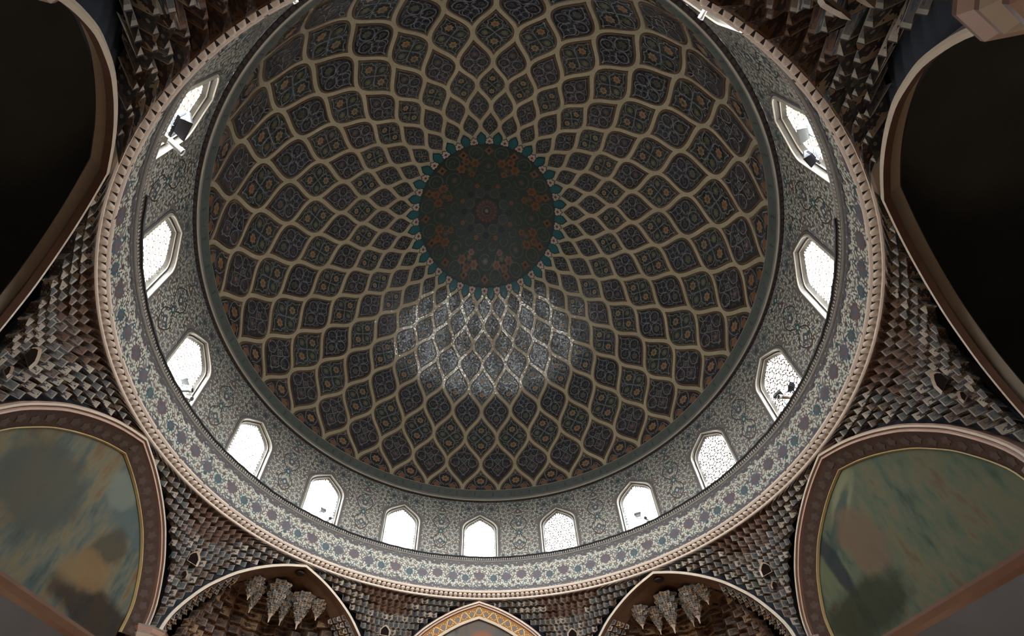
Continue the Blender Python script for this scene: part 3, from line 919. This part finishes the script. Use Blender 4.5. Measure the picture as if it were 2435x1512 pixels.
for k in range(48):      # gently stepped plaster lip on top
    a0, a1 = 2 * PI * k / 48, 2 * PI * (k + .94) / 48
    b.grid([[cyl(a0 + (a1 - a0) * j / 4, r, z) for j in range(5)] for r, z in ((4.90, 5.10), (4.864, 5.088), (4.862, 5.062), (4.870, 5.052))], 'cornice_plaster')
b.obj('cornice_lip', cornice)

# ------------------------------------------------------------------ octagonal hall below: arches
AP = 4.93
ARCH = [(1.93, 2.70), (1.92, 2.95), (1.88, 3.17), (1.80, 3.37), (1.71, 3.545), (1.58, 3.76), (1.42, 3.955), (1.18, 4.20), (.82, 4.46), (.43, 4.67), (0, 4.83)]
def arch_line(inset=0.0, drop=None, n=3):
    """left foot - apex - right foot of the wall arch, inset towards its middle"""
    P = [np.array(p) for p in catmull(ARCH, n)]
    out = []
    for i, p in enumerate(P):
        a, c = P[max(i - 1, 0)], P[min(i + 1, len(P) - 1)]
        d = (c - a); d /= np.hypot(*d)
        q = p - inset * np.array([d[1], -d[0]])
        out.append(q)
    # apex
    d = P[-1] - P[-2]; d /= np.hypot(*d)
    out[-1] = np.array([0, P[-1][1] - inset / abs(d[0]) ])
    out = [q for q in out[:-1] if q[0] > 0.001 and q[1] < out[-1][1] - .001] + [out[-1]]
    m = 30
    out = np.array(out); s = np.concatenate([[0], np.cumsum(np.hypot(*np.diff(out, axis=0).T))]); q = np.linspace(0, s[-1], m + 1)
    R = list(zip(np.interp(q, s, out[:, 0]), np.interp(q, s, out[:, 1])))
    return [(-x, z) for x, z in R[:-1]] + R[::-1]
def hw_at(z):
    xs = [p[0] for p in ARCH[::-1]]; zs = [p[1] for p in ARCH[::-1]]
    return float(np.interp(-z, [-a for a in zs], xs))
def wp(x, z, ap): return Vector((x, ap, z))      # wall-local: x to the right, y outwards
def loft(b, steps, extra=0.0):
    prev = None
    for inset, ap, m in steps:
        cur = [wp(x, z, ap) for x, z in arch_line(inset + extra)]
        if prev: b.grid([prev, cur], m)
        prev = cur
def fascia(b, extra=0.0):
    L = arch_line(extra)
    top = [wp(x, max(4.905, z), AP + .12) for x, z in L]
    n = len(L)
    out = []
    for i, (x, z) in enumerate(L):
        out.append(wp(math.copysign(2.03, x) if abs(x) > 1.2 else x * 2.03 / 1.2, 4.95 if abs(x) <= 1.2 else z + (4.95 - z) * max(0, (1.93 - abs(x)) / .73), AP + .12))
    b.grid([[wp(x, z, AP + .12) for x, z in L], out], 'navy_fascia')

SIDES = {'far': 0, 'left': 90, 'right': -90, 'far_left': 45, 'far_right': -45, 'near_left': 135, 'near_right': -135}
painting('mural_left', 3.0, [(.30, (.035, .050, .045)), (.45, (.085, .095, .075)), (.55, (.14, .115, .065)), (.70, (.12, .07, .035))],
         [(1.0, 4.1, .9, .5, 20, (.065, .085, .078)), (.4, 4.2, .5, .3, 50, (.13, .14, .11)), (.72, 3.45, .42, .30, 60, (.055, .045, .028)), (1.1, 2.72, 1.1, .30, 0, (.022, .012, .008)), (.6, 3.05, .5, .3, 20, (.17, .105, .045)), (-.6, 3.4, .7, .7, 0, (.06, .06, .045))])
painting('mural_right', 8.0, [(.30, (.028, .040, .028)), (.45, (.075, .092, .058)), (.58, (.11, .10, .058)), (.72, (.09, .055, .032))],
         [(-.25, 4.25, .6, .2, 40, (.17, .165, .095)), (-.55, 4.0, .8, .12, 35, (.035, .055, .045)), (-.98, 3.6, .15, .65, 6, (.018, .022, .024)), (-.35, 3.6, .4, .65, 15, (.12, .08, .05)), (-1.3, 3.65, .2, .5, 10, (.10, .11, .055)), (-.9, 2.85, 1.0, .38, 0, (.022, .024, .012))])
painting('mural_far', 5.0, [(.30, (.04, .034, .03)), (.5, (.09, .078, .066)), (.7, (.12, .07, .045))],
         [(.05, 4.05, .30, .22, 0, (.20, .075, .035)), (-.8, 3.9, .5, .4, 0, (.11, .11, .09))])

def muq_tiers(parent, plan, zs, ns, depth, name, mats, seed, brown=None, split=False):
    """corbelled tiers: zigzag niches, each tier roofed by facets that step out to the next one"""
    rnd = random.Random(seed)
    prev = None
    for k in range(len(zs) - 1):
        cells = {}
        def cell(q):
            q = q if split else 0
            if q not in cells: cells[q] = MB()
            return cells[q]
        z0, z1 = zs[k], zs[k + 1]
        n = ns[k]
        dk = depth[k] if isinstance(depth, list) else depth
        dn = depth[min(k + 1, len(zs) - 2)] if isinstance(depth, list) else depth
        mk_ = mats[k] if isinstance(mats[0], list) else mats
        def pick(t, k):
            if brown is not None and k >= brown and abs(t - .5) < .20: return rnd.choice(['facet_brown', 'facet_rust', 'facet_rust'])
            return rnd.choice(mk_)
        line = []
        for j in range(2 * n + 1):
            t = j / (2 * n)
            line.append((t, plan(t, z0, 0.0 if j % 2 == 0 else dk * rnd.uniform(.75, 1.15))))
        lo = [Vector((p[0], p[1], z0)) for t, p in line]
        hi_z = z0 + (z1 - z0) * .74
        hi = [Vector((p[0], p[1], hi_z)) for t, p in line]
        # niche faces, pointed: the ridge of every niche leans forward at its top
        for j in range(2 * n):
            if j % 2 == 0: m = pick(line[j + 1][0], k)
            u0 = .5 * (j % 2)
            cell(j // 2).add([lo[j], lo[j + 1], hi[j + 1], hi[j]], m, [(u0, 0), (u0 + .5, 0), (u0 + .5, 1), (u0, 1)])
        # roof facets from this tier's top to the next tier's foot (inwards)
        if k + 1 < len(zs) - 1:
            n2 = ns[k + 1]
            nxt = [(j / (2 * n2), plan(j / (2 * n2), z1, 0.0 if j % 2 == 0 else dn * .9)) for j in range(2 * n2 + 1)]
        else:
            n2 = n
            nxt = [(j / (2 * n2), plan(j / (2 * n2), z1, -dk * .3)) for j in range(2 * n2 + 1)]
        A = [(t, v) for (t, p), v in zip(line, hi)]
        B = [(t, Vector((p[0], p[1], z1))) for t, p in nxt]
        i = j = 0
        while i < len(A) - 1 or j < len(B) - 1:
            m = pick(A[i][0], k)
            if j >= len(B) - 1 or (i < len(A) - 1 and A[i + 1][0] <= B[j + 1][0]):
                cell(min(i // 2, n - 1)).add([A[i][1], A[i + 1][1], B[j][1]], m, [(0, 0), (1, 0), (.5, 1)]); i += 1
            else:
                cell(min(i // 2, n - 1)).add([A[i][1], B[j + 1][1], B[j][1]], m, [(.5, 0), (1, 1), (0, 1)]); j += 1
        for q in cells: cells[q].obj('muqarnas_cell' if split else name, parent)

def add_wall(side, azd):
    w = tag(empty('wall_' + side, (0, 0, 0), rad(azd)), {
        'far': 'far wall with pointed arch, golden band and dark painting', 'left': 'left wall with arched lunette painting in teal and ochre',
        'right': 'right wall with arched lunette painting in green and brown', 'far_left': 'far left wall with brown stalactite niche under a pointed arch',
        'far_right': 'far right wall with brown stalactite niche under a pointed arch', 'near_left': 'near left wall with arch, mostly beyond the upper left edge',
        'near_right': 'near right wall with arch, mostly beyond the upper right edge'}[side], 'wall', kind='structure')
    b = MB(); fascia(b, 0.0 if side in ('far', 'left', 'right', 'far_left', 'far_right') else .12); b.obj('fascia', w)
    card = side in ('far', 'left', 'right')
    b = MB()
    if card:
        loft(b, [(-.02, AP + .12, None), (-.02, AP - .035, 'moulding_pink'), (.0, AP - .05, 'moulding_pink'), (.025, AP - .045, 'moulding_cream'), (.04, AP - .02, 'moulding_dark'), (.055, AP - .03, 'moulding_pink'), (.075, AP - .025, 'moulding_pink'), (.085, AP + .01, 'moulding_dark')])
    else:
        loft(b, [(-.02, AP + .12, None), (-.02, AP - .03, 'moulding_cream'), (.0, AP - .035, 'moulding_cream'), (.03, AP - .03, 'moulding_cream'), (.035, AP + .02, 'moulding_dark')], .0 if 'far' in side else .12)
    b.obj('arch_moulding', w)
    if card:
        gold = side == 'far'
        b = MB()
        loft(b, [(.085, AP + .01, None), (.26, AP + .13, 'band_gold' if gold else 'band_brown')])
        b.obj('arch_band', w)
        # blossoms along the band
        b = MB()
        L0, L1 = arch_line(.10), arch_line(.245)
        mid = [((p[0] + q[0]) / 2, (p[1] + q[1]) / 2) for p, q in zip(L0, L1)]
        s = np.concatenate([[0], np.cumsum([math.hypot(mid[i + 1][0] - mid[i][0], mid[i + 1][1] - mid[i][1]) for i in range(len(mid) - 1)])])
        NB = 33
        A0, A1 = np.array(L0), np.array(L1)
        def Pb(u, v, h):      # u along the band (m), v across -1..1
            x0, z0 = np.interp(u, s, A0[:, 0]), np.interp(u, s, A0[:, 1]); x1, z1 = np.interp(u, s, A1[:, 0]), np.interp(u, s, A1[:, 1])
            t = (v + 1) / 2
            return Vector((x0 + (x1 - x0) * t, AP + .02 + .10 * t - h * .8, z0 + (z1 - z0) * t - h * .6))
        mo = Motif(b, Pb)
        fl, lf = ('band_flower', 'facet_leaf_gold') if gold else ('niche_brown', 'moulding_dark')
        for k in range(NB):
            u = s[-1] * (k + .5) / NB
            sg = 1 if k % 2 else -1
            mo.poly([(u + .055 * (1 + .2 * cos(5 * a)) * cos(a), sg * .15 + .62 * (1 + .2 * cos(5 * a)) * sin(a)) for a in [2 * PI * i / 20 for i in range(20)]], .006, 'band_flower' if gold else 'band_rose')
            if gold: mo.ribbon([(u - s[-1] / NB * .5 + s[-1] / NB * i / 8, sg * .9 * cos(PI * (i / 8 - .5))) for i in range(9)], .02, .008, 'band_line')
            if gold:
                for q in range(10):
                    a = 2 * PI * q / 10
                    mo.poly([(u + .058 * cos(a + e) * f, sg * .15 + .66 * sin(a + e) * f) for e, f in ((-.16, 1.12), (0, 1.0), (.16, 1.12), (.10, 1.38), (-.04, 1.5), (-.14, 1.35))], .009, 'band_line')
        b.obj('band_blossoms', w)
        b = MB()
        loft(b, [(.26, AP + .13, None), (.26, AP + .09, 'moulding_cream' if gold else 'gold_line'), (.275, AP + .085, 'moulding_cream' if gold else 'gold_line'), (.315, AP + .10, 'moulding_cream' if gold else 'gold_line'), (.325, AP + .15, 'moulding_dark')] if gold else
             [(.26, AP + .13, None), (.26, AP + .115, 'gold_line'), (.273, AP + .115, 'gold_line'), (.278, AP + .15, 'gold_line')])
        b.obj('inner_moulding', w)
        b = MB()
        L = arch_line(.30 if gold else .27)
        b.grid([[wp(x, 2.42 + (z - 2.42) * q, AP + .16) for x, z in L] for q in (1.0, .5, 0.0)], 'mural_' + side)
        b.obj('mural', w)
        b = MB()
        hw2 = 1.95
        b.grid([[wp(x, z, y) for x in (-hw2, -.7, .7, hw2)] for z, y in ((2.42, AP + .16), (2.42, AP + .02), (2.36, AP - .02), (2.30, AP + .02), (2.26, AP + .06))], 'moulding_dark')
        b.obj('lunette_sill', w)
        b = MB()
        b.grid([[wp(x, z, AP + .06) for x in (-hw2, -.7, .7, hw2)] for z in (2.26, 1.0, -.4, -1.6)], 'lower_stone')
        b.obj('lower_panel', w)
    elif 'far' in side:
        build_niche(w, side)
    return w
plain('band_rose', (.066, .040, .029), .8, .3, 14)
plain('band_line', (.80, .52, .22), .35, .2, 10)

def build_niche(w, side):
    mats = ['facet_brown', 'facet_rust', 'facet_brown', 'facet_amber', 'facet_rust']
    # soffit of the arch, then a half-dome
    b = MB()
    rows = []
    L = arch_line(.035)
    for k, (ap, sc) in enumerate(((AP + .02, 1.0), (AP + .18, 1.0), (AP + .42, .985))):
        rows.append([wp(x * sc, z if sc == 1 else 2.4 + (z - 2.4) * sc, ap) for x, z in L])
    b.grid(rows, 'niche_brown')
    rows = [rows[-1]]
    for k in range(1, 9):
        t = k / 8
        sc = cos(t * PI / 2 * .93)
        rows.append([wp(x * (.62 + .38 * sc) * .985, 2.4 + (z - 2.4) * .985 * (sc * .55 + .45 if True else 1), AP + .42 + 1.45 * sin(t * PI / 2)) for x, z in L])
    b.grid(rows, 'niche_brown')
    b.grid([rows[-1], [wp(0, 2.3, AP + 1.9)] * len(L)], 'niche_brown')
    b.obj('niche_shell', w)
    # small boss at the crown
    b = MB()
    c = Vector((0, AP + .16, 4.735))
    b.grid([[c + Vector((r * cos(2 * PI * j / 16), r * sin(2 * PI * j / 16), z)) for j in range(16)] for r, z in ((.10, .0), (.09, -.02), (.05, -.03), (.01, -.03))], 'facet_brown', True)
    b.obj('boss', w)
    # muqarnas along the soffit flanks
    for sx in (-1, 1):
        b = MB()
        rnd = random.Random(3 if sx > 0 else 4)
        ks = 15
        for i in range(ks):
            for j in range(4):
                z = 2.75 + 1.45 * i / ks + .02
                x = (hw_at(z) - .05 - (j % 2) * .03 - .025 * j) * sx
                y = AP + .07 + j * .125
                dz = 1.45 / ks
                z2 = z + dz
                x2 = (hw_at(z2) - .05 - .025 * j) * sx
                m = rnd.choice(['facet_cream', 'facet_amber', 'facet_grey', 'facet_brown'])
                d = -.07 * sx
                p = Vector((x + d, y + .06, z)); q0 = Vector((x, y, z)); q1 = Vector((x, y + .12, z)); r0 = Vector((x2, y, z2)); r1 = Vector((x2, y + .12, z2)); tp = Vector((x2 + d * .35, y + .06, z2 - .02))
                b.add([q0, p, tp, r0], m, [(0, 0), (1, 0), (1, 1), (0, 1)]); b.add([p, q1, r1, tp], m, [(0, 0), (1, 0), (1, 1), (0, 1)])
                b.add([q0, q1, p], m, [(0, 0), (1, 0), (.5, 1)])
        b.obj('soffit_muqarnas', w)
    # tiers on the back of the niche
    def plan(t, z, d):
        a = (t - .5) * PI * .98
        q = min(1.0, max(0.0, (z - 2.3) / 2.45))
        R = 1.62 * math.sqrt(max(.02, 1 - q ** 1.7)) + d
        return Vector((R * sin(a), AP + .42 + (R * .9) * cos(a)))
    zs = [2.3 + .165 * k for k in range(14)]
    muq_tiers(w, plan, zs, [22, 22, 21, 20, 19, 18, 17, 16, 14, 12, 10, 8, 6], .11, 'muqarnas_tier', mats, 21)
    # hanging stalactites
    pend(w)
def pend(w):
    spots = [(-.66, .46, 4.04, .20), (-.46, .78, 3.96, .17), (-.13, .62, 3.84, .24), (.17, .85, 3.95, .17), (.38, .56, 3.86, .23), (.66, .44, 4.10, .18)]
    spots = [(x * 1.06, y, z - .03, r * .86) for x, y, z, r in spots]
    for i, (x, dy, zt, R) in enumerate(spots):
        b = MB()
        rnd = random.Random(50 + i)
        c = Vector((x, AP + dy, 0))
        top = min(4.62, 4.74 - .32 * abs(x) - .12 * dy)
        H = top - zt
        prev = None
        lv = [(1.0, 1.25), (.80, 1.18), (.74, .98), (.58, .92), (.52, .68), (.38, .62), (.32, .40), (.21, .34), (.16, .14), (.10, .09), (0.0, .055)]
        lt = [q[0] for q in lv][::-1]; ls = [q[1] for q in lv][::-1]
        lv = [(1 - q / 20, float(np.interp(1 - q / 20, lt, ls)) * (1.0 if q % 2 else .90)) for q in range(21)]
        for k, (t, s) in enumerate(lv):
            z = zt + H * t
            n = 16
            ring = [c + Vector(((R * s * (1 if j % 2 == (k // 3) % 2 else .78)) * cos(2 * PI * j / n), (R * s * (1 if j % 2 == (k // 3) % 2 else .78)) * sin(2 * PI * j / n), z)) for j in range(n)]
            if prev:
                for j in range(n):
                    m = rnd.choice(['facet_cream', 'facet_teal', 'facet_grey', 'facet_amber', 'facet_brown']) if k < 17 else 'facet_plain'
                    b.add([prev[j], prev[(j + 1) % n], ring[(j + 1) % n], ring[j]], m, [(0, 1), (1, 1), (1, 0), (0, 0)])
            prev = ring
        b.add(prev, 'facet_plain')
        b.obj('stalactite', w)
plain('facet_plain', (.42, .32, .23), .45, .15, 8)
plain('facet_leaf_gold', (.62, .36, .13), .35, .2, 10)

WALLS = {s: add_wall(s, a) for s, a in SIDES.items()}

# ------------------------------------------------------------------ muqarnas corners between the arches
CORNERS = {'far_left': 22.5, 'far_right': -22.5, 'left': 67.5, 'right': -67.5, 'near_left': 112.5, 'near_right': -112.5, 'rear_left': 157.5, 'rear_right': -157.5}
CL = {'far_left': 'muqarnas corner between far arch and far left niche', 'far_right': 'muqarnas corner between far arch and far right niche', 'left': 'muqarnas corner between far left niche and teal painting',
      'right': 'muqarnas corner between far right niche and green painting', 'near_left': 'muqarnas corner at the upper left edge seen from below', 'near_right': 'muqarnas corner at the upper right edge seen from below',
      'rear_left': 'muqarnas corner above the viewer at the top left', 'rear_right': 'muqarnas corner above the viewer at the top right'}
NT_ = 14
ZS = [2.86 + (4.885 - 2.86) * k / NT_ for k in range(NT_ + 1)]
def corner_plan(t, z, d):
    # half extent in angle at this height: up to the arch extrados
    i = max(0, min(NT_ - 1, int((z - ZS[0] + 1e-6) / (ZS[1] - ZS[0]))))
    hw = hw_at(ZS[i]) + .09
    ext = max(rad(22.5) - math.atan2(hw, AP), rad(.5))
    if z > 4.86: ext = rad(22.45)
    phi = (t * 2 - 1) * ext
    ro = AP / cos(rad(22.5) - abs(phi))
    f = min(1, max(0, (z - 2.86) / 2.0)) ** 1.2
    r = ro + (4.965 - ro) * f - .01 + d
    return Vector((-r * sin(phi), r * cos(phi)))
for s, a in CORNERS.items():
    w = tag(empty('wall_corner_' + s, (0, 0, 0), rad(a)), CL[s], 'wall', kind='structure')
    ns, dep, mt = [], [], []
    rear = 'rear' in s
    for k in range(NT_):
        hw = hw_at(ZS[k]) + .09
        ext = max(rad(22.5) - math.atan2(hw, AP), rad(.5))
        big = k >= 11
        pitch = .20 if rear else (.135 if big else .105)
        ns.append(max(1, round(2 * ext * 4.95 / pitch)))
        dep.append(.17 if rear else (.11 if big else .08))
        mt.append(['facet_cream', 'facet_grey', 'facet_teal', 'facet_grey', 'facet_cream', 'facet_brown'])
    muq_tiers(w, corner_plan, ZS, ns, dep, 'muqarnas_tier', mt, len(s) * 3 + int(a), 11, 'near' not in s)
    # flat near-black panels mid-corner: the shade of deep cells put into colour
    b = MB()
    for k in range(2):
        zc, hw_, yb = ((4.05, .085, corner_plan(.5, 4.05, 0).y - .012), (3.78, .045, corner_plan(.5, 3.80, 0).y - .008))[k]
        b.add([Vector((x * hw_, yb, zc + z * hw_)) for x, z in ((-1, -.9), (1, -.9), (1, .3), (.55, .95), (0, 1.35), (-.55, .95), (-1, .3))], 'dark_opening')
        b.grid([[Vector((x * hw_ * q, yb - (q - 1) * .08, zc + z * hw_ * q)) for x, z in ((-1, -.9), (1, -.9), (1, .3), (.55, .95), (0, 1.35), (-.55, .95), (-1, .3))] for q in (1.0, 1.18, 1.25)], 'facet_plain', True)
    b.obj('dark_niche', w)
    # pillar with moulded capital
    b = MB()
    rc = AP / cos(rad(22.5))
    def oct_ring(hw_, dp, z):
        return [Vector((-hw_, rc + .10, z)), Vector((-hw_ * .9, rc - dp * .5, z)), Vector((-hw_ * .35, rc - dp, z)), Vector((hw_ * .35, rc - dp, z)), Vector((hw_ * .9, rc - dp * .5, z)), Vector((hw_, rc + .10, z))]
    b.grid([oct_ring(.17, .10, -1.6), oct_ring(.17, .10, 2.5), oct_ring(.19, .12, 2.6)], 'pillar_stone')
    b.obj('pillar', w)
    b = MB()
    prev = None
    for hw_, dp, z, m in ((.19, .12, 2.60, None), (.24, .16, 2.64, 'moulding_pink'), (.24, .16, 2.68, 'moulding_dark'), (.21, .13, 2.70, 'moulding_dark'), (.26, .19, 2.76, 'moulding_cream'), (.26, .19, 2.79, 'moulding_dark'), (.30, .22, 2.84, 'moulding_pink'), (.30, .22, 2.87, 'moulding_dark'), (.05, .0, 2.875, 'moulding_dark')):
        cur = oct_ring(hw_, dp, z)
        if prev: b.grid([prev, cur], m)
        prev = cur
    b.obj('capital', w)

# ------------------------------------------------------------------ floodlights, cameras and cable on the window ledge
def place(o, azd, r, z):
    o.location = cyl(rad(azd), r, z); o.rotation_euler = (0, 0, rad(azd))
def floodlight(azd, r, z, size, tilt, yaw, body, label, glassm='lamp_glass'):
    t = empty('floodlight'); place(t, azd, r, z)
    t.rotation_euler = (0, 0, rad(azd + yaw))
    tag(t, label, 'floodlight', 'floodlights on the window ledge')
    M = Matrix.Rotation(rad(tilt), 3, 'X')
    s_ = size
    b = MB()      # tapered housing, front faces -y (inwards), tilted up
    f = [(-.5, -.22, -.38), (.5, -.22, -.38), (.5, -.22, .38), (-.5, -.22, .38)]; k = [(-.34, .25, -.26), (.34, .25, -.26), (.34, .25, .26), (-.34, .25, .26)]
    f2 = [(-.5, -.30, -.38), (.5, -.30, -.38), (.5, -.30, .38), (-.5, -.30, .38)]
    T = lambda L: [M @ (Vector(p) * s_) for p in L]
    b.grid([T(f2), T(f), T(k)], body, True); b.add(T(k), body)
    h = b.obj('housing', t)
    b = MB(); b.add(T([(-.44, -.285, -.32), (.44, -.285, -.32), (.44, -.285, .32), (-.44, -.285, .32)]), glassm); b.obj('lens_glass', t)
    for q in range(4):
        b = MB(); b.box(M @ Vector(((-.27 + .18 * q) * s_, .27 * s_, 0)), .03 * s_, .10 * s_, .44 * s_, body, M); b.obj('cooling_fin', h)
    b = MB()
    for sx in (-1, 1): b.box((sx * .54 * s_, .02 * s_, -.25 * s_), .05 * s_, .12 * s_, .62 * s_, body)
    b.box((0, .02 * s_, -.56 * s_), 1.13 * s_, .12 * s_, .05 * s_, body); b.tube([(0, .02 * s_, -.56 * s_), (0, .02 * s_, min(-.60 * s_, 6.04 - z))], .05 * s_, body, 8)
    b.obj('yoke', t)
    return t
def camera_thing(azd, r0, r1, z, tilt, tube, label, rad_=.035):
    z = max(z + .025, 6.085)
    t = empty('security_camera'); place(t, azd, r1, z)
    tag(t, label, 'camera', 'security cameras on the window ledge')
    L = r1 - r0
    dz = L * math.tan(rad(tilt))
    b = MB(); b.tube([(0, 0, 0), (0, -L * .9, dz * .9)], rad_, tube, 14); b.obj('tube', t)
    b = MB(); b.tube([(0, -L * .82, dz * .82), (0, -L, dz)], rad_ * 1.18, 'camera_white', 14, False); b.obj('hood', t)
    b = MB(); b.tube([(0, -L * .93, dz * .93), (0, -L * .94, dz * .94)], rad_ * 1.05, 'lamp_black', 14); b.obj('lens', t)
    b = MB(); b.tube([(0, -L * .15, dz * .15), (0, -L * .05, min(-.02, 6.04 - z))], rad_ * .5, 'camera_white', 8); b.box((0, -L * .05, min(-.02, 6.04 - z)), .08, .08, .012, 'camera_white'); b.obj('mount', t)
    return t
floodlight(-89.6, 4.93, 6.28, .16, -30, 18, 'lamp_black', 'black floodlight nearer the middle of the right-hand lattice window')
floodlight(-92.6, 4.955, 6.15, .14, -35, -20, 'lamp_black', 'smaller black floodlight beside the cable in the right-hand lattice window')
camera_thing(-90.7, 4.79, 5.02, 6.07, 0, 'moulding_dark', 'brown tube camera with white hood under two black floodlights')
floodlight(-137.0, 4.96, 6.26, .18, -35, 8, 'lamp_grey', 'grey floodlight higher up in the upper right window')
floodlight(-133.9, 4.92, 6.20, .16, -25, -15, 'lamp_black', 'dark floodlight lower down in the upper right window')
floodlight(135.4, 4.93, 6.20, .24, -30, 0, 'lamp_black', 'large black floodlight standing in the upper left window')
camera_thing(133.3, 4.77, 4.98, 6.07, -12, 'camera_white', 'white tube camera pointing out of the upper left window')
floodlight(89.7, 4.96, 6.24, .15, -30, 10, 'lamp_grey', 'blue-grey floodlight silhouetted in the glaring left window')
camera_thing(88.7, 4.80, 5.02, 6.05, 0, 'lamp_grey', 'grey tube camera with white hood in the glaring left window')
camera_thing(87.0, 4.86, 4.99, 6.06, -20, 'camera_white', 'short white camera at the corner of the glaring left window')
floodlight(44.8, 4.93, 6.22, .13, -30, 0, 'lamp_grey', 'small floodlight in the window second left of the middle')
camera_thing(42.6, 4.86, 5.0, 6.07, -10, 'lamp_grey', 'small camera below the floodlight second window left of middle')
floodlight(-44.9, 4.93, 6.27, .15, -30, 15, 'lamp_grey', 'floodlight with long arm in the window second right of the middle')
camera_thing(-46.9, 4.86, 5.0, 6.07, -10, 'lamp_grey', 'small camera beside the floodlight second window right of middle')
camera_thing(-157.9, 4.86, 4.99, 6.05, -5, 'camera_white', 'white tube camera over the pale sill at the top right', .024)
camera_thing(156.9, 4.89, 4.99, 6.05, -5, 'camera_white', 'white tube camera at the top left edge of the picture', .022)
b = MB()
rnd = random.Random(2)
pts = []
for k in range(241):
    a = -125 + 250 * k / 240
    pts.append(cyl(rad(a), 4.946 + .002 * sin(a * .9), 6.006 + .005 * sin(a * .31) + .005 * sin(a * 1.7)))
b.tube(pts, .016, 'cable_black', 6)
tag(b.obj('power_cable'), 'black cable lying along the ledge under the windows', 'cable')

# floor of the hall (below the picture; bounces the daylight)
b = MB()
b.add([cyl(2 * PI * (k + .5) / 8, 15.0, -1.6) for k in range(8)], 'floor_marble')
tag(b.obj('floor'), 'pale marble hall floor below the picture', 'floor', kind='structure')
# the flat roof that surrounds the drum outside, and the outer walls of the building
b = MB()
lathe(b, [(5.2, 6.02), (5.3, 5.99), (13.6, 5.99)], 'roof_screed', 64)
tag(b.obj('roof'), 'flat roof around the drum outside the windows', 'roof', kind='structure')
b = MB()
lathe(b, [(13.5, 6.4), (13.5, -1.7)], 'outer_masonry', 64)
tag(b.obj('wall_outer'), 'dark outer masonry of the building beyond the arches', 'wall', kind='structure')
